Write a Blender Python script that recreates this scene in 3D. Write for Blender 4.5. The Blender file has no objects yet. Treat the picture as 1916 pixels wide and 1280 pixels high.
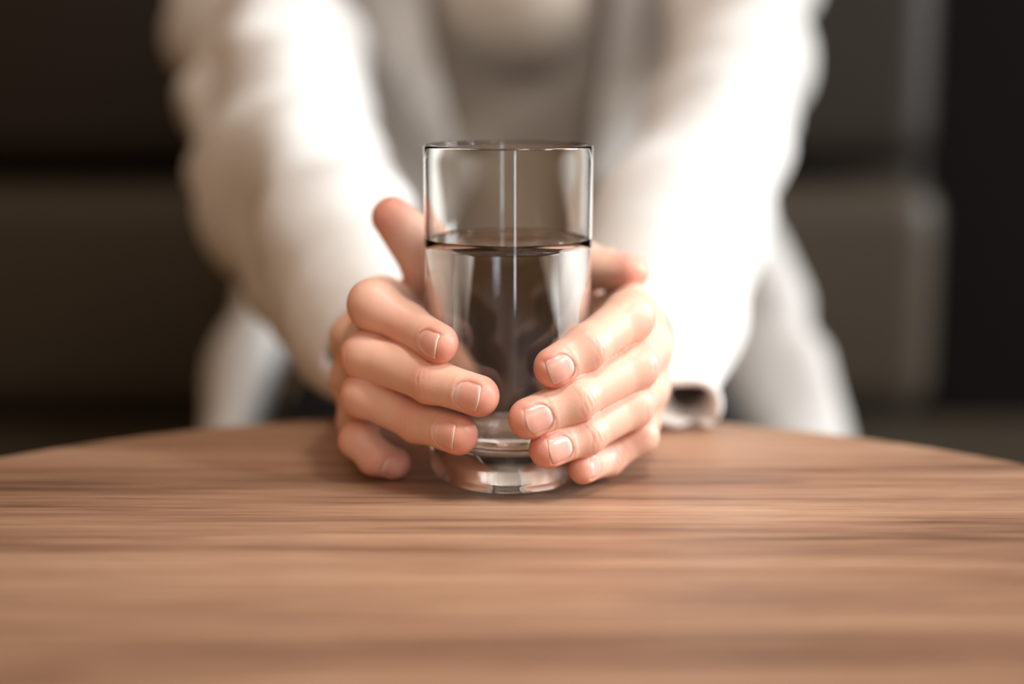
import bpy, math, random
import numpy as np
from mathutils import Vector, Matrix

random.seed(3)
S = bpy.context.scene
COL = S.collection
TABLE_Z = 0.66                      # table top above the floor (m)
CM = 0.01

# ---------------------------------------------------------------- camera
F_PX, PITCH = 2661.0, math.radians(10.5)
CAM = np.array([0.14, -54.0, 15.35])          # cm, origin = foot of the glass on the table
cd = bpy.data.cameras.new('camera'); cam = bpy.data.objects.new('camera', cd); COL.objects.link(cam)
cam.location = (CAM[0]*CM, CAM[1]*CM, CAM[2]*CM+TABLE_Z)
cam.rotation_euler = (math.pi/2-PITCH, 0, 0)
cd.sensor_width = 36.0; cd.lens = F_PX*36/1916
cd.clip_start = 0.01
cd.dof.use_dof = True; cd.dof.focus_distance = 0.514; cd.dof.aperture_fstop = 2.0
S.camera = cam
S.cycles.max_bounces = 24; S.cycles.transmission_bounces = 24; S.cycles.glossy_bounces = 8
S.cycles.caustics_reflective = False

# ---------------------------------------------------------------- light
S.view_settings.view_transform = 'Standard'; S.view_settings.look = 'None'
S.view_settings.gamma = 1.0; S.view_settings.use_curve_mapping = False
S.view_settings.exposure = -0.1
w = bpy.data.worlds.new('world'); S.world = w; w.use_nodes = True
bg = w.node_tree.nodes['Background']
bg.inputs[0].default_value = (1.0, 0.53, 0.22, 1); bg.inputs[1].default_value = 0.36

def lamp(name, kind, loc, target, power, color, size=(1, 1), **kw):
    d = bpy.data.lights.new(name, kind); o = bpy.data.objects.new(name, d); COL.objects.link(o)
    o.location = Vector(loc)+Vector((0, 0, TABLE_Z))
    o.rotation_euler = (Vector(target)-Vector(loc)).to_track_quat('-Z', 'Y').to_euler()
    d.energy = power; d.color = color
    if kind == 'AREA':
        d.shape = 'RECTANGLE'; d.size, d.size_y = size
    for k, v in kw.items(): setattr(d, k, v)
    return o
# daylight through a window on the right, and a glazed door behind the camera; the fills and spots are added
lamp('window_daylight', 'AREA', (2.3, 0.25, 0.75), (0.0, 0.35, 0.08), 78, (0.93, 0.97, 1.0), (1.0, 0.95))
lamp('door_daylight', 'AREA', (0.42, -2.6, 0.35), (0, 0, 0.1), 5, (0.80, 0.90, 1.0), (0.14, 1.9))
lamp('front_fill', 'AREA', (0.75, -2.1, 1.45), (0.0, 0.2, 0.05), 12, (0.92, 0.96, 1.0), (1.8, 1.0))  # added frontal fill for torso and glass rim, no window known there
lamp('overhead_fill', 'AREA', (0.15, -0.25, 1.9), (0.1, 0.35, 0.2), 9, (1.0, 0.96, 0.90), (2.2, 0.8))  # added overhead fill to brighten the glass rim and the chest
lamp('added_spot_right', 'SPOT', (1.25, -0.55, 1.15), (0.03, 0.18, 0.08), 128, (0.92, 0.96, 1.0),  # added soft key, narrowed to a pool so the table corners stay dim
     spot_size=math.radians(25), spot_blend=1.0, shadow_soft_size=0.22)
lamp('added_spot_front', 'SPOT', (0.25, -0.32, 1.15), (0.01, -0.05, 0), 32, (1.0, 0.92, 0.82),  # added narrow pool that keeps the middle of the table brighter than its edges
     spot_size=math.radians(22), spot_blend=1.0, shadow_soft_size=0.10)

# ---------------------------------------------------------------- helpers
def to_m(v):
    v = np.asarray(v, float)*CM
    v[:, 2] += TABLE_Z
    return v

def ray(px, py):
    d = np.array([(px-958)/F_PX, 1.0, -(py-640)/F_PX])
    c, s = math.cos(PITCH), math.sin(PITCH)
    return np.array([d[0], d[1]*c+d[2]*s, -d[1]*s+d[2]*c])

def P(px, py, y):                    # a point at distance y behind the glass axis (cm)
    r = ray(px, py); t = (y-CAM[1])/r[1]
    return CAM+r*t

def Cy(px, py, rho):                 # a point on the near side of an upright cylinder round the glass
    r = ray(px, py)
    a = r[0]**2+r[1]**2; b = 2*(CAM[0]*r[0]+CAM[1]*r[1]); c = CAM[0]**2+CAM[1]**2-rho*rho
    t = (-b-math.sqrt(max(0, b*b-4*a*c)))/(2*a)
    return CAM+r*t

def link_mesh(name, verts, faces, mat, parent=None, smooth=True, local=False):
    me = bpy.data.meshes.new(name)
    v = np.asarray(verts, float) if local else to_m(verts)
    if parent is not None and not local:
        v = v-np.array(ROOTLOC.get(parent.name, (0, 0, 0)))
    if isinstance(faces, np.ndarray):
        n = len(faces); k = faces.shape[1]
        me.vertices.add(len(v)); me.vertices.foreach_set('co', v.astype(np.float32).ravel())
        me.loops.add(n*k); me.loops.foreach_set('vertex_index', faces.astype(np.int32).ravel())
        me.polygons.add(n); me.polygons.foreach_set('loop_start', np.arange(0, n*k, k, dtype=np.int32))
        me.update(calc_edges=True)
    else:
        me.from_pydata([tuple(p) for p in v], [], faces)
    me.polygons.foreach_set('use_smooth', [smooth]*len(me.polygons))
    me.update()
    o = bpy.data.objects.new(name, me); COL.objects.link(o)
    if mat: me.materials.append(mat)
    if parent is not None: o.parent = parent
    return o

ROOTLOC = {}                          # world place of every root, so that child meshes can be stored locally
def empty(name, loc_m, label, cat):
    o = bpy.data.objects.new(name, None); COL.objects.link(o); o.location = loc_m
    o.empty_display_size = 0.05
    o['label'] = label; o['category'] = cat
    ROOTLOC[o.name] = tuple(loc_m)
    return o

def inherit(child, parent):           # sub-part: its parent sits at its root's origin
    ROOTLOC[child.name] = ROOTLOC[parent.name]

def attr(o, name, vals):
    a = o.data.attributes.new(name, 'FLOAT', 'POINT'); a.data.foreach_set('value', np.asarray(vals, np.float32))

# ---------------------------------------------------------------- materials
def mat(name):
    m = bpy.data.materials.new(name); m.use_nodes = True
    nt = m.node_tree; b = nt.nodes['Principled BSDF']
    return m, nt, b
def nd(nt, t, **kw):
    n = nt.nodes.new(t)
    for k, v in kw.items():
        if k in n.inputs: n.inputs[k].default_value = v
        else: setattr(n, k, v)
    return n
def ramp(nt, fac, stops):
    r = nt.nodes.new('ShaderNodeValToRGB'); e = r.color_ramp.elements
    while len(e) < len(stops): e.new(0.5)
    for i, (p, c) in enumerate(stops):
        e[i].position = p; e[i].color = (*c, 1)
    nt.links.new(fac, r.inputs[0]); return r.outputs[0]
def srgb(r, g, b):
    f = lambda u: (u/255/12.92 if u/255 <= 0.04045 else ((u/255+0.055)/1.055)**2.4)
    return (f(r), f(g), f(b))
def bump(nt, b, height, strength, dist):
    n = nd(nt, 'ShaderNodeBump', Strength=strength, Distance=dist)
    nt.links.new(height, n.inputs['Height']); nt.links.new(n.outputs[0], b.inputs['Normal']); return n
def coords(nt, scale=(1, 1, 1), rot=(0, 0, 0)):
    tc = nt.nodes.new('ShaderNodeTexCoord'); mp = nd(nt, 'ShaderNodeMapping')
    mp.inputs['Scale'].default_value = scale; mp.inputs['Rotation'].default_value = rot
    nt.links.new(tc.outputs['Object'], mp.inputs[0]); return mp.outputs[0]
def noise(nt, vec, scale, detail=4, rough=0.5, dist=0.0):
    n = nd(nt, 'ShaderNodeTexNoise', Scale=scale, Detail=detail, Roughness=rough, Distortion=dist)
    nt.links.new(vec, n.inputs['Vector']); return n.outputs['Fac']
def mixc(nt, fac, a, b, blend='MIX'):
    m = nt.nodes.new('ShaderNodeMix'); m.data_type = 'RGBA'; m.blend_type = blend
    for s, v in ((m.inputs[0], fac), (m.inputs[6], a), (m.inputs[7], b)):
        if hasattr(v, 'links'): nt.links.new(v, s)
        elif isinstance(v, tuple): s.default_value = (*v, 1)
        else: s.default_value = v
    return m.outputs[2]
def mth(nt, op, a, b=0.0, c=None):
    m = nt.nodes.new('ShaderNodeMath'); m.operation = op
    for s, v in zip(m.inputs, (a, b, c)):
        if v is None: continue
        if hasattr(v, 'links'): nt.links.new(v, s)
        else: s.default_value = v
    return m.outputs[0]

def wood_material():
    m, nt, b = mat('walnut_laminate')
    broad = noise(nt, coords(nt, (0.8, 9, 3), (0, 0, 0.02)), 4.2, 5, 0.55, 0.45)
    mid = noise(nt, coords(nt, (1.5, 42, 3), (0, 0, 0.03)), 5.0, 6, 0.62, 0.6)
    fine = noise(nt, coords(nt, (9, 300, 8), (0, 0, 0.025)), 4.0, 3, 0.6)
    v = mth(nt, 'ADD', mth(nt, 'MULTIPLY', broad, 0.50), mth(nt, 'MULTIPLY', mid, 0.50))
    c = ramp(nt, v, [(0.32, srgb(92, 67, 53)), (0.42, srgb(132, 100, 80)), (0.50, srgb(162, 126, 102)),
                     (0.60, srgb(181, 146, 120)), (0.72, srgb(201, 170, 138))])
    f = ramp(nt, fine, [(0.30, (0.62, 0.58, 0.55)), (0.52, (1, 1, 1))])
    c2 = mixc(nt, 0.55, c, f, 'MULTIPLY')
    nt.links.new(c2, b.inputs['Base Color'])
    b.inputs['Roughness'].default_value = 0.46
    b.inputs['Specular IOR Level'].default_value = 0.4
    bump(nt, b, fine, 0.06, 0.0004)
    return m

def plain(name, col, rough, metal=0.0, nscale=40, namp=0.12, bstr=0.1, bdist=0.001, spec=0.5):
    m, nt, b = mat(name)
    n = noise(nt, coords(nt), nscale, 5, 0.6)
    c = ramp(nt, n, [(0.25, tuple(x*(1-namp) for x in col)), (0.75, tuple(min(1, x*(1+namp)) for x in col))])
    nt.links.new(c, b.inputs['Base Color'])
    b.inputs['Roughness'].default_value = rough; b.inputs['Metallic'].default_value = metal
    b.inputs['Specular IOR Level'].default_value = spec
    bump(nt, b, n, bstr, bdist)
    return m

def knit(name, col, scale=260, strength=0.35):
    m, nt, b = mat(name)
    v = coords(nt)
    big = noise(nt, v, 18, 4, 0.6)
    wv = nd(nt, 'ShaderNodeTexWave', Scale=scale, Distortion=2.0, Detail=2.0)
    wv.bands_direction = 'Z'; nt.links.new(v, wv.inputs['Vector'])
    c = ramp(nt, big, [(0.3, tuple(x*0.93 for x in col)), (0.7, tuple(min(1, x*1.05) for x in col))])
    nt.links.new(c, b.inputs['Base Color'])
    b.inputs['Roughness'].default_value = 0.9; b.inputs['Specular IOR Level'].default_value = 0.2
    b.inputs['Sheen Weight'].default_value = 0.25; b.inputs['Sheen Roughness'].default_value = 0.5
    bump(nt, b, wv.outputs['Fac'], strength, 0.0012)
    return m

def skin_material():
    m, nt, b = mat('skin')
    at = nd(nt, 'ShaderNodeAttribute', attribute_name='redness')
    v = coords(nt)
    blot = noise(nt, v, 90, 4, 0.6)
    f = mth(nt, 'ADD', at.outputs['Fac'], mth(nt, 'MULTIPLY', mth(nt, 'SUBTRACT', blot, 0.5), 0.55))
    c = ramp(nt, f, [(0.0, srgb(231, 188, 166)), (0.45, srgb(229, 170, 150)), (1.0, srgb(224, 134, 118))])
    nt.links.new(c, b.inputs['Base Color'])
    b.inputs['Subsurface Weight'].default_value = 0.22
    b.inputs['Subsurface Radius'].default_value = (1.0, 0.32, 0.16)
    b.inputs['Subsurface Scale'].default_value = 0.0032
    b.inputs['Roughness'].default_value = 0.42
    b.inputs['Specular IOR Level'].default_value = 0.45
    vo = nd(nt, 'ShaderNodeTexVoronoi', Scale=1500.0); nt.links.new(v, vo.inputs['Vector'])
    fine = noise(nt, v, 1100, 3, 0.6)
    h = mth(nt, 'ADD', mth(nt, 'MULTIPLY', vo.outputs['Distance'], 0.6), fine)
    bump(nt, b, h, 0.10, 0.0004)
    return m

def nail_material():
    m, nt, b = mat('fingernail')
    at = nd(nt, 'ShaderNodeAttribute', attribute_name='along')
    n = noise(nt, coords(nt), 300, 3)
    u = mth(nt, 'ADD', at.outputs['Fac'], mth(nt, 'MULTIPLY', mth(nt, 'SUBTRACT', n, 0.5), 0.06))
    c = ramp(nt, u, [(0.0, srgb(246, 214, 208)), (0.12, srgb(243, 204, 197)), (0.25, srgb(240, 180, 166)), (0.86, srgb(238, 172, 156)),
                     (0.96, srgb(236, 186, 170)), (0.985, srgb(250, 230, 214))])
    nt.links.new(c, b.inputs['Base Color'])
    b.inputs['Roughness'].default_value = 0.26
    b.inputs['Subsurface Weight'].default_value = 0.2
    b.inputs['Subsurface Radius'].default_value = (1, 0.4, 0.25); b.inputs['Subsurface Scale'].default_value = 0.002
    b.inputs['Coat Weight'].default_value = 0.4; b.inputs['Coat Roughness'].default_value = 0.15
    return m

def clear(name, ior, rough=0.0, tint=(1, 1, 1)):
    m, nt, b = mat(name)
    b.inputs['Base Color'].default_value = (*tint, 1)
    b.inputs['Transmission Weight'].default_value = 1.0
    b.inputs['Roughness'].default_value = rough; b.inputs['IOR'].default_value = ior
    return m

M = dict(
    wood=wood_material(), skin=skin_material(), nail=nail_material(),
    edge=plain('table_edge_band', srgb(120, 84, 60), 0.5),
    steel=plain('dark_steel', (0.06, 0.06, 0.06), 0.4, 0.9),
    cardigan=knit('cream_knit', srgb(226, 225, 221)),
    shirt=knit('beige_jersey', srgb(198, 188, 174), 500, 0.15),
    trousers=plain('dark_trousers', srgb(15, 16, 20), 0.9, spec=0.2),
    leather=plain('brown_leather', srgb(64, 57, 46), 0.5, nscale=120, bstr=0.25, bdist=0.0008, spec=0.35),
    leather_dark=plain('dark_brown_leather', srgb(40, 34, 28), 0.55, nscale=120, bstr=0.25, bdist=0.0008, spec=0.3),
    plinth=plain('bench_plinth', srgb(18, 14, 11), 0.6),
    floor=plain('floor_tiles', srgb(70, 52, 40), 0.55),
    wall=plain('wall_plaster', srgb(15, 11, 9), 0.9, spec=0.1),
    glass=clear('clear_glass', 1.5, tint=(0.985, 0.99, 0.985)), water=clear('clear_water', 1.333, tint=(0.97, 0.965, 0.975)),
)

# ---------------------------------------------------------------- implicit surfaces
def smin(a, b, k):
    h = np.clip(0.5+0.5*(b-a)/k, 0, 1)
    return b+(a-b)*h-k*h*(1-h)
def smax(a, b, k): return -smin(-a, -b, k)

def cone(p, a, b, ra, rb, n=None, flat=1.0, waist=0.0):
    """tapered capsule; flat>1 thins it along n"""
    a = np.asarray(a, np.float32); b = np.asarray(b, np.float32); ba = b-a
    t = np.clip(((p-a)@ba)/max(1e-6, float(ba@ba)), 0, 1)
    q = p-a-t[:, None]*ba
    if n is not None and flat != 1.0:
        dn = q@np.asarray(n, np.float32)
        q = q+((flat-1)*dn)[:, None]*np.asarray(n, np.float32)
    r = ra+(rb-ra)*t
    if waist: r = r-waist*4*t*(1-t)
    return np.sqrt((q*q).sum(1))-r

def ellipsoid(p, c, r):
    q = (p-np.asarray(c, np.float32))/np.asarray(r, np.float32)
    l = np.sqrt((q*q).sum(1))
    return (l-1)*min(r)

def surface_nets(f, lo, hi, h, chunk=400000):
    lo = np.array(lo, float); n = np.ceil((np.array(hi)-lo)/h).astype(int)+1
    cs = 4                                                     # coarse pass, then only blocks near the surface
    nb = np.ceil(n/cs).astype(int)+1
    n = nb*cs
    ax = [lo[i]+(np.arange(nb[i])*cs+cs/2-0.5)*h for i in range(3)]
    g = np.stack(np.meshgrid(*ax, indexing='ij'), -1).reshape(-1, 3).astype(np.float32)
    c = f(g).reshape(nb)
    V = np.repeat(np.repeat(np.repeat(c, cs, 0), cs, 1), cs, 2).astype(np.float32)
    act = np.argwhere(np.abs(c) < cs*h*1.9)
    off = np.stack(np.meshgrid(*[np.arange(cs)]*3, indexing='ij'), -1).reshape(-1, 3)
    idx = (act[:, None, :]*cs+off[None]).reshape(-1, 3)
    for s in range(0, len(idx), chunk):
        i = idx[s:s+chunk]
        V[i[:, 0], i[:, 1], i[:, 2]] = f((lo+i*h).astype(np.float32))
    ins = V < 0
    # cells with a sign change
    cnt = np.zeros(tuple(n-1), np.int8)
    for dx in (0, 1):
        for dy in (0, 1):
            for dz in (0, 1):
                cnt += ins[dx:n[0]-1+dx, dy:n[1]-1+dy, dz:n[2]-1+dz]
    cells = np.argwhere((cnt > 0) & (cnt < 8))
    cid = np.full(tuple(n-1), -1, np.int32); cid[cells[:, 0], cells[:, 1], cells[:, 2]] = np.arange(len(cells))
    acc = np.zeros((len(cells), 3)); num = np.zeros(len(cells))
    cor = [np.array(k) for k in np.ndindex(2, 2, 2)]
    val = {tuple(k): V[cells[:, 0]+k[0], cells[:, 1]+k[1], cells[:, 2]+k[2]] for k in cor}
    for k in cor:
        for a in range(3):
            if k[a]: continue
            k2 = k.copy(); k2[a] = 1
            v0, v1 = val[tuple(k)], val[tuple(k2)]
            mk = (v0 < 0) != (v1 < 0)
            t = np.where(mk, v0/np.where(mk, v0-v1, 1), 0)
            pt = np.repeat(k[None].astype(float), len(cells), 0); pt[:, a] += t
            acc[mk] += pt[mk]; num[mk] += 1
    verts = lo+(cells+acc/num[:, None])*h
    faces = []
    for a in range(3):
        b, c2 = (a+1) % 3, (a+2) % 3
        sl0 = [slice(1, -1)]*3; sl1 = [slice(1, -1)]*3
        sl0[a] = slice(0, n[a]-1); sl1[a] = slice(1, n[a])
        e = np.argwhere(ins[tuple(sl0)] != ins[tuple(sl1)])
        st = np.ones(3, int); st[a] = 0
        e = e+st
        fl = ins[e[:, 0], e[:, 1], e[:, 2]]
        q = []
        for (ob, oc) in ((-1, -1), (0, -1), (0, 0), (-1, 0)):
            o = e.copy(); o[:, b] += ob; o[:, c2] += oc
            q.append(cid[o[:, 0], o[:, 1], o[:, 2]])
        q = np.stack(q, 1)
        q[~fl] = q[~fl][:, ::-1]
        faces.append(q)
    faces = np.concatenate(faces)
    return verts, faces[(faces >= 0).all(1)]

def grad(f, p, e=0.02):
    g = np.zeros_like(p)
    for a in range(3):
        d = np.zeros(3, np.float32); d[a] = e
        g[:, a] = (f(p+d)-f(p-d))/(2*e)
    return g
def project(f, v, it=2, e=0.02):
    v = v.astype(np.float32)
    for _ in range(it):
        g = grad(f, v, e); l2 = (g*g).sum(1)+1e-6
        v = v-np.clip(f(v)/l2, -0.1, 0.1)[:, None]*g
    return v

# ---------------------------------------------------------------- room
def box(name, x0, x1, y0, y1, z0, z1, m, parent=None, bev=0.0, seg=3, sub=None):
    import bmesh
    bm = bmesh.new(); bmesh.ops.create_cube(bm, size=1)
    for v in bm.verts:
        v.co = Vector(((x0+x1)/2+v.co.x*(x1-x0), (y0+y1)/2+v.co.y*(y1-y0), (z0+z1)/2+v.co.z*(z1-z0)))
    if bev: bmesh.ops.bevel(bm, geom=bm.edges[:], offset=bev, segments=seg, profile=0.6, affect='EDGES')
    vs = np.array([v.co[:] for v in bm.verts]); bm.verts.index_update()
    fs = [[v.index for v in f.verts] for f in bm.faces]; bm.free()
    return link_mesh(name, vs, fs, m, parent, smooth=bool(bev))

FL = -66.0
fl = box('floor', -220, 220, -330, 130, FL-6, FL, M['floor']); fl['kind'] = 'structure'
wl = box('wall_back', -220, 220, 122, 130, FL, 160, M['wall']); wl['kind'] = 'structure'

# ---------------------------------------------------------------- bench (banquette) behind the person
def cushion(name, x0, x1, y0, y1, z0, z1, r, m, parent, puff=1.2):
    def f(p):
        c = np.array([(x0+x1)/2, (y0+y1)/2, (z0+z1)/2], np.float32); hf = np.array([(x1-x0)/2, (y1-y0)/2, (z1-z0)/2], np.float32)
        q0 = p-c
        q = np.abs(q0)-(hf-r)
        d = np.sqrt((np.maximum(q, 0)**2).sum(1))+np.minimum(q.max(1), 0)-r
        u = np.clip(1-(q0[:, 0]/hf[0])**2, 0, 1)*np.clip(1-(q0[:, 2]/hf[2])**2, 0, 1)
        return d-puff*u
    v, fc = surface_nets(f, (x0-3, y0-3, z0-3), (x1+3, y1+3, z1+3), 1.5)
    return link_mesh(name, project(f, v, 2, 0.2), fc, m, parent)

bench = empty('banquette_bench', (0, 0.95, 0), 'dark brown upholstered banquette bench with a two-tier backrest behind the person', 'bench')
box('plinth', -95, 58, 62, 116, FL+0.1, -36, M['plinth'], bench, 1.0)
cushion('seat_cushion', -96, 58, 42, 92, -36, -19, 4, M['leather'], bench, 0.0)
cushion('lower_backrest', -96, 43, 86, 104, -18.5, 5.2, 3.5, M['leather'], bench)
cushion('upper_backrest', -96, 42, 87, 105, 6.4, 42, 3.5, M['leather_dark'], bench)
box('back_panel', -96, 46, 105.5, 112, FL+0.1, 40, M['plinth'], bench, 1.0)

# ---------------------------------------------------------------- table
TC = (-0.6, -20.2); TR = 30.9
def lathe(prof, c, n=128, closed=True):
    k = len(prof)
    a = np.arange(n)/n*2*np.pi
    v = np.array([[c[0]+r*math.cos(t), c[1]+r*math.sin(t), z] for t in a for (r, z) in prof])
    f = []
    for i in range(n):
        j = (i+1) % n
        for q in range(k-1 if not closed else k):
            q2 = (q+1) % k
            f.append((i*k+q, j*k+q, j*k+q2, i*k+q2))
    return v, f
def capped_lathe(prof, c, n=128):
    """profile from axis bottom to axis top; first and last points lie on the axis"""
    a = np.arange(n)/n*2*np.pi; inner = prof[1:-1]; k = len(inner)
    v = [[c[0], c[1], prof[0][1]]]+[[c[0]+r*math.cos(t), c[1]+r*math.sin(t), z] for t in a for (r, z) in inner]+[[c[0], c[1], prof[-1][1]]]
    f = []; last = len(v)-1
    for i in range(n):
        j = (i+1) % n
        f.append((0, 1+j*k, 1+i*k)); f.append((last, 1+i*k+k-1, 1+j*k+k-1))
        for q in range(k-1): f.append((1+i*k+q, 1+j*k+q, 1+j*k+q+1, 1+i*k+q+1))
    return np.array(v), f
table = empty('round_table', (TC[0]*CM, TC[1]*CM, 0), 'round cafe table with a brown wood-grain laminate top under the glass', 'table')
v, f = capped_lathe([(0, -2.4), (TR-0.35, -2.4), (TR-0.15, -2.3), (TR-0.15, -0.25), (TR-0.2, -0.08), (TR-0.3, 0), (0, 0)], TC, 192)
link_mesh('tabletop', v, f, M['wood'], table, smooth=False)
v, f = lathe([(TR-0.14, -2.35), (TR, -2.3), (TR, -0.3), (TR-0.06, -0.14), (TR-0.14, -0.1)], TC, 192)
link_mesh('edge_band', v, f, M['edge'], table)
v, f = capped_lathe([(0, FL+2.2), (3.2, FL+2.2), (3.2, -3.2), (12, -3.0), (12, -2.45), (0, -2.45)], TC, 48)
link_mesh('column', v, f, M['steel'], table)
v, f = capped_lathe([(0, FL+0.05), (21, FL+0.05), (21, FL+0.7), (19, FL+1.3), (3.6, FL+2.3), (0, FL+2.3)], TC, 64)
link_mesh('base', v, f, M['steel'], table)

# ---------------------------------------------------------------- glass and water
GR, GH, WALL, FLOORZ, WATERZ = 3.2, 12.9, 0.16, 1.65, 9.35
prof = [(0, 0.10), (1.6, 0.09), (2.3, 0.02), (2.5, 0.0), (2.68, 0.05), (2.86, 0.2), (3.02, 0.48), (3.13, 0.95), (3.18, 1.6), (GR, 2.6)]
prof += [(GR, z) for z in (4, 6, 8, 10, 11.5, 12.4)]
prof += [(GR-WALL/2+WALL/2*math.cos(t), GH-WALL/2+WALL/2*math.sin(t)) for t in np.linspace(0, math.pi, 13)]
prof += [(GR-WALL, z) for z in (12.3, 11, 9.5, 8, 6, 4, 2.6)]
prof += [(GR-WALL-0.03, 2.2), (GR-WALL-0.12, 1.95), (GR-WALL-0.36, 1.72), (GR-WALL-0.9, FLOORZ), (1.0, FLOORZ-0.02), (0, FLOORZ-0.03)]
v, f = capped_lathe(prof, (0, 0), 160)
gl = link_mesh('drinking_glass', v-np.array([0, 0, 0]), f, M['glass'])
gl['label'] = 'clear straight tumbler with a thick base held between two hands'; gl['category'] = 'glass'
e = 0.02                                     # the water wets the wall: it reaches a hair into the glass
wp = [(0, FLOORZ-0.03-e), (1.0, FLOORZ-0.02-e), (GR-WALL-0.9+e, FLOORZ-e), (GR-WALL-0.36+e, 1.72-e), (GR-WALL-0.12+e, 1.95-e), (GR-WALL-0.03+e, 2.2),
      (GR-WALL+e, 2.6), (GR-WALL+e, 4), (GR-WALL+e, 7), (GR-WALL+e, 9), (GR-WALL+e, WATERZ+0.06), (GR-WALL-0.01, WATERZ+0.055), (GR-WALL-0.05, WATERZ+0.03), (GR-WALL-0.12, WATERZ+0.008), (GR-WALL-0.25, WATERZ), (0, WATERZ)]
v, f = capped_lathe(wp, (0, 0), 160)
wa = link_mesh('drinking_water', v, f, M['water'])
wa['label'] = 'still clear water filling the tumbler to about two thirds'; wa['category'] = 'water'; wa['kind'] = 'thing'

# ---------------------------------------------------------------- person
person = empty('person', (0, 0.66, 0), 'person in a cream open cardigan leaning over the table, both hands round the glass', 'person')

FR = GR+0.0
def rho(r): return FR+r-0.10          # finger pads are pressed a millimetre flat
class Finger:
    def __init__(s, name, pts, rad, nail=True, flat=1.08, nailw=1.0, dors=None, naill=1.0, nailback=0.0):
        s.name, s.p, s.r = name, [np.array(q, float) for q in pts], rad
        s.flat = flat; s.nail = nail; s.nailw = nailw; s.naill = naill; s.nailback = nailback
        s.n = []
        for i in range(len(pts)-1):
            b = s.p[i+1]-s.p[i]; L = np.linalg.norm(b); b = b/L
            if dors is not None: o = np.array(dors, float)
            else:
                m = (s.p[i]+s.p[i+1])/2; o = np.array([m[0], m[1], 0])
                o[2] = 0.12*np.linalg.norm(o)
            o = o-b*(o@b); s.n.append(o/np.linalg.norm(o))
    def sdf(s, p):
        d = None
        for i in range(len(s.p)-1):
            last = i == len(s.p)-2
            c = cone(p, s.p[i], s.p[i+1], s.r[i], s.r[i+1], s.n[i], s.flat if last else 1.03, 0.018)
            d = c if d is None else smin(d, c, 0.30)
        return d

def V3(*a): return np.array(a, float)
handA = dict(
    index=Finger('index', [P(716, 568, 2.6), P(700, 570, -0.9), Cy(766, 610, rho(.80)), Cy(822, 643, rho(.74))], [1.02, .96, .80, .745], nailback=-.2),
    middle=Finger('middle', [P(668, 634, 2.1), P(684, 664, -.9), Cy(806, 712, rho(.83)), Cy(896, 741, rho(.76))], [1.0, .92, .82, .765]),
    ring=Finger('ring', [P(666, 712, 2.1), P(682, 737, -.9), Cy(782, 788, rho(.79)), Cy(858, 814, rho(.74))], [.96, .88, .79, .745]),
    pinky=Finger('pinky', [P(674, 786, 2.1), P(672, 822, -0.3), Cy(702, 855, rho(.68)+.35), Cy(738, 868, rho(.64)+.35)], [.86, .74, .68, .63], naill=.85, dors=(-.4, -1, .15)),
    thumb=Finger('thumb', [P(770, 650, 10.0), P(820, 600, 6.9), P(812, 494, 4.1), P(734, 406, 3.2)], [1.3, 1.3, 1.34, .84], dors=(-.5, 1.0, 0.3), flat=1.08, nailw=1.1),
)
handB = dict(
    index=Finger('index', [P(1184, 588, 2.6), P(1176, 592, -0.9), Cy(1096, 650, rho(.80)), Cy(1036, 687, rho(.74))], [1.02, .96, .81, .75], nailback=-.2),
    middle=Finger('middle', [P(1208, 652, 2.2), P(1186, 684, -1.1), Cy(1076, 746, rho(.83)), Cy(990, 783, rho(.76))], [1.0, .93, .82, .765]),
    ring=Finger('ring', [P(1206, 724, 2.1), P(1180, 758, -1.1), Cy(1094, 812, rho(.78)), Cy(1026, 840, rho(.73))], [.96, .88, .78, .73]),
    pinky=Finger('pinky', [P(1192, 790, 2.1), P(1197, 814, -0.3), Cy(1136, 858, rho(.66)+.15), Cy(1090, 877, rho(.60)+.1)], [.84, .70, .645, .59], naill=.85, dors=(.4, -1, .15)),
    thumb=Finger('thumb', [P(1135, 650, 10.0), P(1050, 600, 7.0), P(1082, 499, 4.4), P(1178, 508, 3.2)], [1.25, 1.2, 1.14, .80], dors=(-0.05, 0.25, 1.0), flat=1.12, nailw=1.1, nailback=.1),
)
wristA, armA = P(735, 640, 11.5), [P(668, 580, 16), P(560, 330, 33), P(500, 60, 56)]
wristB, armB = P(1172, 640, 11.5), [P(1232, 580, 16), P(1322, 330, 33), P(1382, 60, 56)]

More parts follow.
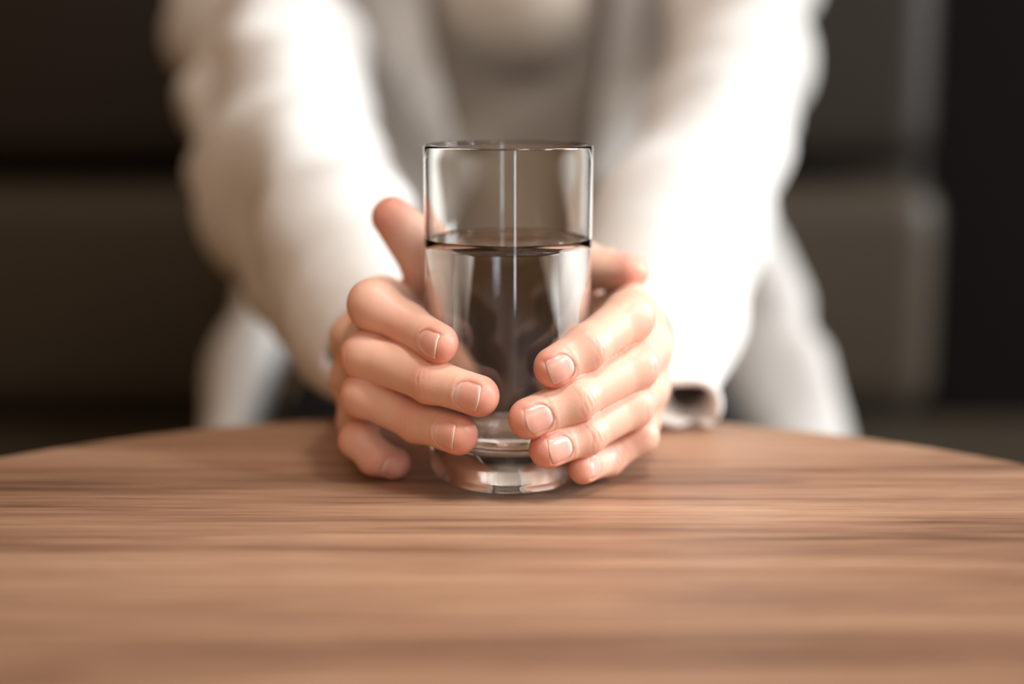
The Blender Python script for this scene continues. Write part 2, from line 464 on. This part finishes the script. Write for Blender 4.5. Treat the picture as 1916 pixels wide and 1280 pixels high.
def hand_sdf(H, wrist, arm):
    side = np.sign(wrist[0])
    def f(p):
        # palm: metacarpals fanning out of the wrist
        d = None
        wz = [wrist+V3(0, 0, 1.1), wrist+V3(0, 0, .4), wrist+V3(0, 0, -.4), wrist+V3(0, -.3, -1.1)]
        for k, w0 in zip(('index', 'middle', 'ring', 'pinky'), wz):
            c = cone(p, w0, H[k].p[0], 1.25, H[k].r[0]*1.02)
            d = c if d is None else smin(d, c, 0.55)
        t = H['thumb']
        d = smin(d, cone(p, wrist+V3(-side*.6, -1.0, 0.6), t.p[0], 1.5, 1.3), 1.0)
        d = smin(d, cone(p, t.p[0], t.p[1], 1.3, t.r[1], None, 1, 0), 0.5)
        # web between thumb and index
        d = smin(d, cone(p, H['index'].p[0]*.75+t.p[0]*.25, t.p[0], .8, 1.0), 0.8)
        d = smin(d, ellipsoid(p, (side*3.5, 10.9, 1.8), (2.8, 1.8, 2.3)), 1.0)       # heel of the hand
        d = smin(d, cone(p, H['index'].p[0]*.72+t.p[1]*.28, t.p[1], .92, 1.0), 0.7)
        # forearm
        d = smin(d, cone(p, wrist, arm[0], 1.9, 2.1), 1.2)
        d = smin(d, cone(p, arm[0], arm[0]*.6+arm[1]*.4, 2.1, 2.7), .6)
        fing = None; kw = (.05+.95*sstep(-0.4, 2.8, p[:, 1])).astype(np.float32)
        for k in ('index', 'middle', 'ring', 'pinky'):
            c = H[k].sdf(p)
            fing = c if fing is None else smin(fing, c, kw)
        th = cone(p, t.p[1], t.p[2], t.r[1], t.r[2], t.n[1], 1.0, .06)
        th = smin(th, cone(p, t.p[2], t.p[3], t.r[2], t.r[3], t.n[2], t.flat, .0), .25)
        d = smin(d, fing, 0.45)
        d = smin(d, th, 0.30)
        # skin stops at the glass and at the table
        gz = np.interp(p[:, 2], [-1, 0.0, .48, .95, 1.6, 2.6, 20], [2.5, 2.6, 3.02, 3.13, 3.18, 3.2, 3.2])
        rr = np.sqrt(p[:, 0]**2+p[:, 1]**2)
        d = smax(d, (gz+0.012)-rr, 0.06)
        d = smax(d, 0.02-p[:, 2], 0.08)
        return np.maximum(d, .02-side*p[:, 0]-1e3*np.clip(4.5-p[:, 1], 0, 1))    # the heels of the hands press together
    return f

def nail_frame(F):
    """origin at the middle of the nail, axes along, across, out of the nail"""
    a, b = F.p[-2], F.p[-1]; u = (b-a)/np.linalg.norm(b-a); n = F.n[-1]; v = np.cross(n, u)
    L = 1.04*F.naill*F.r[-1]/.75; W = .52*F.nailw*F.r[-1]/.75
    o = b-u*(0.16+F.nailback)
    return o, u, v, n, L, W

def sstep(a, b, x):
    t = np.clip((x-a)/(b-a), 0, 1); return t*t*(3-2*t)

def nail_half_width(s, W):             # s from 0 (cuticle) to 1 (free edge)
    prox = np.clip(1-s/.50, 0, 1); dist = np.clip((s-.86)/.14, 0, 1)
    return W*(1-prox**2.3)**(1/2.1)*(1-.05*s)*(1-.16*dist**2.5)

def hand_detail(H, v, f):
    """wrinkles over the knuckles, nail beds, and the blush of tips and joints"""
    g = grad(f, v); nrm = g/np.linalg.norm(g, axis=1, keepdims=True)
    disp = np.zeros(len(v)); red = np.zeros(len(v))
    rng = np.random.default_rng(5)
    for k, F in H.items():
        dF = F.sdf(v.astype(np.float32))
        own = dF < 0.12
        for j in range(1, len(F.p)-1):
            c = F.p[j]; ax = F.p[j+1]-F.p[j-1]; ax = ax/np.linalg.norm(ax)
            n = F.n[j-1]+F.n[j]; n = n/np.linalg.norm(n); s = np.cross(n, ax)
            q = v-c; t = q@ax; lat = q@s; out = q@n
            near = own & (np.abs(t) < 1.1)
            dorsal = sstep(0.05, .55, out/np.maximum(.3, F.r[j]))
            env = np.exp(-(t/.55)**2)*dorsal*near
            red += .30*np.exp(-(t/.5)**2)*dorsal*near
            if k == 'thumb' and j == 1: continue
            amp = .022 if j == 1 else .017
            for m_ in (-.34, -.2, -.08, .05, .17, .3):
                m_ += rng.normal()*.025; tt = t+.10*lat*lat*np.sign(m_)+.05*np.sin(lat*7+m_*30)
                disp -= amp*(.55+.6*rng.random())*np.exp(-((tt-m_)/.036)**2)*env*np.exp(-(lat/.62)**2)
            disp += .03*env*np.exp(-(t/.4)**2)
        tip = F.p[-1]; u = (F.p[-1]-F.p[-2]); Lu = np.linalg.norm(u); u = u/Lu
        t = (v-tip)@u
        red += np.where(own, .55*sstep(-.9, .55, t), 0)
        if F.nail:
            o, u, w_, n, L, W = nail_frame(F)
            q = v-o; s = (q@u)/L+.5; lat = q@w_; out = q@n
            dn = own & (out > 0.1)
            hw = nail_half_width(np.clip(s, 0, 1), W)
            ins_s = sstep(-.02, .05, s)*(1-sstep(.90, 1.0, s))
            ins = ins_s*(1-sstep(-.03, .05, np.abs(lat)-hw))
            disp -= np.where(dn, .045*ins, 0)
            # fold of skin round the nail
            ed = np.abs(lat)-hw
            fold = np.exp(-((ed-.09)/.07)**2)*sstep(-.1, .1, s)*(1-sstep(.75, 1.0, s))
            hw2 = np.sqrt(np.clip(1-(lat/(W*1.25))**2, 0, 1))
            cut = np.exp(-((s+.10)/.07)**2)*hw2
            disp += np.where(dn, .022*fold+.018*cut, 0)
            red += np.where(dn, .35*np.exp(-((ed-.05)/.08)**2)*sstep(-.1, .1, s)*(1-sstep(.8, 1.0, s))+.3*cut, 0)
    return v+nrm*disp[:, None], np.clip(red, 0, 1)

bodyV, bodyF, bodyR, off = [], [], [], 0
nails = []
for H, wr, ar in ((handA, wristA, armA), (handB, wristB, armB)):
    f = hand_sdf(H, wr, ar)
    allp = np.array([q for F in H.values() for q in F.p]+[wr, ar[0]*.6+ar[1]*.4])
    v, fc = surface_nets(f, allp.min(0)-3.4, allp.max(0)+3.4, 0.065)
    v = project(f, v, 2)
    v, red = hand_detail(H, v.astype(float), f)
    bodyV.append(v); bodyF.append(fc+off); bodyR.append(red); off += len(v)
    for k, F in H.items():
        o, u, w_, n, L, W = nail_frame(F)
        nu, nv = 22, 15
        s = np.linspace(0.0, 1.0, nu); b = np.linspace(-1, 1, nv)
        top = []
        for si in s:
            hw = float(nail_half_width(np.array(max(si, .004)), W))
            for bi in b:
                ss = si - .10*bi*bi*np.clip((si-.55)/.45, 0, 1)
                top.append(o+u*(ss-.5)*L+w_*hw*bi)
        top = np.array(top)
        # drop every point on to the finger along the nail's outward axis
        pts = top+n*1.6
        for _ in range(14):
            dd = f(pts.astype(np.float32)); pts = pts-n*(dd*.9)[:, None]
        bb = np.tile(b, nu); sg = np.repeat(s, nv)
        # a nail curves across but runs straight along: flatten the drop of the tip
        hgt = (pts-o)@n
        hg = hgt.reshape(nu, nv); ref = hg[8:9, :]
        lin = hg.copy(); lin[14:] = hg[14:]*.68+(hg[14]+(s[14:, None]-s[14])*(hg[14]-hg[9])/(s[14]-s[9]))*.32
        hgt = lin.reshape(-1)
        h_top = hgt-.006-.035*np.abs(bb)**5-.04*np.exp(-(sg/.07)**2)
        tp = top+n*(h_top-((top-o)@n))[:, None]
        bt = tp-n*.03
        vs = np.vstack([tp, bt]); K = nu*nv; fs = []
        for i in range(nu-1):
            for j in range(nv-1):
                a = i*nv+j
                fs.append((a, a+nv, a+nv+1, a+1)); fs.append((K+a, K+a+1, K+a+nv+1, K+a+nv))
        rim = [(0, j) for j in range(nv)]+[(i, nv-1) for i in range(1, nu)]+[(nu-1, j) for j in range(nv-2, -1, -1)]+[(i, 0) for i in range(nu-2, 0, -1)]
        rim = [i*nv+j for i, j in rim]
        for a, c in zip(rim, rim[1:]+rim[:1]): fs.append((a, c, K+c, K+a))
        nails.append((vs, fs, np.concatenate([sg, sg*.85])))

# torso, upper arms, neck and legs under the clothes (coarser mesh of the same body)
def body_sdf(p):
    q = p.copy(); q[:, 1] = (q[:, 1]-64)*1.35+64
    d = cone(q, (0, 70, -8), (0, 71.5, 4), 11.5, 9.0)
    d = smin(d, cone(q, (0, 71.5, 4), (0, 67, 24), 9.0, 9.8), 3)
    d = smin(d, cone(p, (-13.5, 63, 27), (13.5, 63, 27), 4.2, 4.2), 4)
    d = smin(d, cone(p, (0, 60, 30), (0, 55, 42), 5.2, 4.6), 3)
    for ar, sx in ((armA, -1), (armB, 1)):
        d = smin(d, cone(p, (sx*17.5, 59, 21), ar[1], 3.8, 3.0), 1.5)
        d = smin(d, cone(p, ar[1], ar[0]*.85+ar[1]*.15, 3.2, 2.2), 1)
        d = smin(d, cone(p, (sx*9, 68, -11), (sx*10, 22, -11.5), 6.6, 5.4), 3)
        d = smin(d, cone(p, (sx*10, 22, -11.5), (sx*10, 26, FL+9), 5.4, 3.6), 1.5)
        d = smin(d, cone(p, (sx*10, 27, FL+3.4), (sx*11, 11, FL+2.8), 3.2, 2.6), 2)
    d = smax(d, -18.6-p[:, 2]-1e3*np.clip(42-p[:, 1], 0, 1), .2)
    # head, bent towards the glass (above the frame)
    d = smin(d, ellipsoid(p, (0, 52, 54), (7.4, 9.2, 9.4)), 2)
    d = smin(d, ellipsoid(p, (0, 48, 47), (5.4, 6.6, 6.4)), 2.5)
    d = smin(d, cone(p, (0, 43.2, 53), (0, 41.2, 49.6), .7, 1.2), 1.0)
    for sx in (-1, 1):
        d = smin(d, ellipsoid(p, (sx*7.3, 52, 51.5), (.9, 1.8, 3.0)), .6)
        d = smax(d, -ellipsoid(p, (sx*3.1, 43.4, 53.2), (1.5, 1.3, 1.0)), .8)
        d = smin(d, ellipsoid(p, (sx*3.1, 44.6, 53.2), (1.3, 1.2, 1.1)), .2)
    d = smin(d, ellipsoid(p, (0, 42.6, 46.4), (2.2, .9, .45)), .5)
    d = smin(d, ellipsoid(p, (0, 42.9, 45.4), (1.9, .9, .5)), .5)
    return d
v, fc = surface_nets(body_sdf, (-32, 4, FL-1), (32, 84, 66), 0.6)
v = project(body_sdf, v, 1, .1)
bodyV.append(v); bodyF.append(fc+off); bodyR.append(np.full(len(v), .15)); off += len(v)
body = link_mesh('body', np.vstack(bodyV), np.vstack(bodyF), M['skin'], person)
attr(body, 'redness', np.concatenate(bodyR))
inherit(body, person)
for vs, fs, al in nails:
    o = link_mesh('fingernail', vs, fs, M['nail'], body); attr(o, 'along', al)

# hair: a dark bob, above the frame
def hair_sdf(p):
    d = smin(ellipsoid(p, (0, 53.5, 55.5), (8.6, 9.6, 9.4)), cone(p, (0, 57, 52), (0, 60, 40), 8.0, 6.5), 3)
    face = ellipsoid(p, (0, 41.5, 50), (6.4, 8.5, 9.4))
    return smax(d, -face, 1)
v, fc = surface_nets(hair_sdf, (-12, 38, 30), (12, 72, 68), 0.6)
link_mesh('hair', v, fc, plain('dark_hair', srgb(40, 28, 22), 0.5), person)

# ---------------------------------------------------------------- clothes
def folds(p, a, s, ph=0.0):
    x, y, z = p[:, 0], p[:, 1], p[:, 2]
    u = np.sin(s*(.55*x+.25*y+.9*z)+1.7*np.sin(s*.45*(x-y+.3*z)+ph)+ph)
    w2 = np.sin(s*1.7*(-.7*x+.35*y+.6*z)+1.3*np.sin(s*.8*(y+z)+ph*2)+1.1)
    return a*(u*.65+w2*.35)

def sleeve(p, chain, droop):
    d = None
    for (a, ra), (b, rb) in zip(chain[:-1], chain[1:]):
        c = cone(p, a, b, ra, rb); d = c if d is None else smin(d, c, 2.0)
    for (a, ra), (b, rb) in zip(droop[:-1], droop[1:]):
        d = smin(d, cone(p, a, b, ra, rb), 2.2 if ra > 1.65 else .7)
    return d

chA = [(P(496, -40, 58), 6.3), (P(500, 100, 50), 6.0), (P(545, 300, 32), 5.0), (P(640, 455, 18), 4.0), (P(690, 590, 12.5), 3.5), (P(738, 634, 8.8), 2.3)]
drA = [(P(500, 420, 30), 3.6), (P(615, 590, 16), 2.2), (P(665, 690, 9.4), 1.5)]
chB = [(P(1385, -40, 58), 5.4), (P(1376, 100, 50), 4.9), (P(1326, 300, 32), 4.2), (P(1256, 440, 18), 3.9), (P(1222, 570, 12.5), 3.7), (P(1178, 628, 8.6), 2.3)]
drB = [(P(1345, 420, 28), 3.2), (P(1268, 600, 15), 2.4), (P(1272, 700, 11), 1.6), (P(1300, 757, 7.4), 1.1), (P(1226, 748, 7.6), 1.1)]

def cardigan_sdf(p):
    q = p.copy(); q[:, 1] = (q[:, 1]-66)*1.25+66
    tor = cone(q, (0, 71, -14), (0, 68, 6), 20.5, 16.0)
    tor = smin(tor, cone(q, (0, 68, 6), (0, 66, 26), 16.0, 14.0), 5)
    tor = smin(tor, cone(p, (-14, 62, 29), (14, 62, 29), 7.0, 7.0), 4)
    # skirts of the cardigan spreading over the hips
    tor = smin(tor, cone(p, (-17.5, 62, 2), (-19.5, 50, -13), 4.0, 4.2), 4)
    tor = smin(tor, cone(p, (16.5, 62, 4), (22.0, 52, -13), 4.2, 4.6), 4)
    tor = tor+folds(p, .7, .45)
    z = p[:, 2]
    # hollow for the body and open front
    inn = cone(q, (0, 70.5, -18), (0, 68, 6), 18.6, 14.8)
    inn = smin(inn, cone(q, (0, 68, 6), (0, 66, 26), 14.8, 13.0), 5)
    tor = smax(tor, -inn, .5)
    xl = np.interp(z, [-20, -10, -4.5, -1, 8, 21, 33], [-20.2, -19.4, -17.6, -12, -3.7, -6.6, -7.2]); xr = np.interp(z, [-20, -10, -3, 8, 21, 33], [17.5, 16, 12, 6.1, 7.7, 7.4])
    front = np.maximum(np.maximum(xl-p[:, 0], p[:, 0]-xr), p[:, 1]-68)
    tor = smax(tor, -front, .5)
    nk = cone(p, (0, 60, 30), (0, 54, 48), 7.2, 7.6)
    tor = smax(tor, -nk, .6)
    tor = smax(tor, -18.9-z, .5)
    tor = smax(tor, -cone(p, (-11.6, 53.5, 32), (-10.4, 53.0, 7), 1.5, 1.3), .4)      # groove carved in to make a dark line beside the arm
    out = tor
    for ch, dr, ph in ((chA, drA, 0.4), (chB, drB, 2.2)):
        s = sleeve(p, ch, dr)
        amp = np.interp(p[:, 1], [6, 12, 24, 60], [0.0, .15, .75, 1.3] if ch is chA else [0.0, .12, .45, .75]).astype(np.float32)
        s = s+folds(p, 1.0, .55, ph)*amp
        inner = sleeve(p, [(a, r-.55) for a, r in ch], [(a, max(.45, r-.38)) for a, r in dr])+folds(p, 1.0, .55, ph)*amp
        inner = np.maximum(inner, p[:, 1]-15)
        cuff = 8.2 if ch is chA else 7.3
        s = smax(s, cuff-p[:, 1]+.10*(p[:, 2]-3), .18)
        s = smax(s, -inner, .12)
        out = smin(out, s, .7)
    out = smax(out, .06-p[:, 2]-1e3*np.clip(p[:, 1]-13.5, 0, 1), .05)
    return out
v, fc = surface_nets(cardigan_sdf, (-34, 4, -21), (36, 86, 38), 0.3)
v = project(cardigan_sdf, v, 1, .05)
cardigan = link_mesh('cardigan', v, fc, M['cardigan'], person)

def shirt_sdf(p):
    q = p.copy(); q[:, 1] = (q[:, 1]-65)*1.3+65
    d = cone(q, (0, 71, -16), (0, 71.5, 5), 15.0, 12.6)
    d = smin(d, cone(q, (0, 71.5, 5), (0, 66, 25), 12.6, 12.0), 4)
    d = smin(d, ellipsoid(p, (0.9, 57.2, 21.5), (5.2, 5.6, 5.6)), 2.2)      # chest
    d = d+folds(p, .35, .5, 1.0)
    d = smax(d, -1.5-p[:, 2], .5)
    d = smax(d, -cone(p, (0, 60, 31), (0, 50, 44), 6.5, 7.5), .5)
    return d
v, fc = surface_nets(shirt_sdf, (-20, 42, -34), (20, 84, 42), 0.5)
link_mesh('shirt', project(shirt_sdf, v, 1, .1), fc, M['shirt'], person)

def trousers_sdf(p):
    d = cone(p, (-7.6, 68, -12.5), (7.6, 68, -12.5), 10.6, 10.6)
    for sx in (-1, 1):
        d = smin(d, cone(p, (sx*9, 68, -11), (sx*10, 22, -11.5), 8.4, 6.5), 3)
        d = smin(d, cone(p, (sx*10, 22, -11.5), (sx*10, 26, FL+10), 6.4, 4.8), 1.5)
    d = d+folds(p, .3, .6, .5)
    d = smax(d, -18.95-p[:, 2]-1e3*np.clip(41.5-p[:, 1], 0, 1), .3)
    q = p.copy(); q[:, 1] = (q[:, 1]-65)*1.3+65
    waist = smax(cone(q, (0, 70, -16), (0, 68.5, 5), 15.9, 13.6), p[:, 2]-2.0, .4)      # high waistband
    d = smax(smax(d, FL+8-p[:, 2], .4), p[:, 2]+2.9-1e3*np.clip(p[:, 1]-46, 0, 1), .5)
    return smin(d, smax(waist, -18.5-p[:, 2], .3), 1.0)
v, fc = surface_nets(trousers_sdf, (-24, 10, FL+5), (24, 86, 5), 0.7)
link_mesh('trousers', project(trousers_sdf, v, 1, .1), fc, M['trousers'], person)
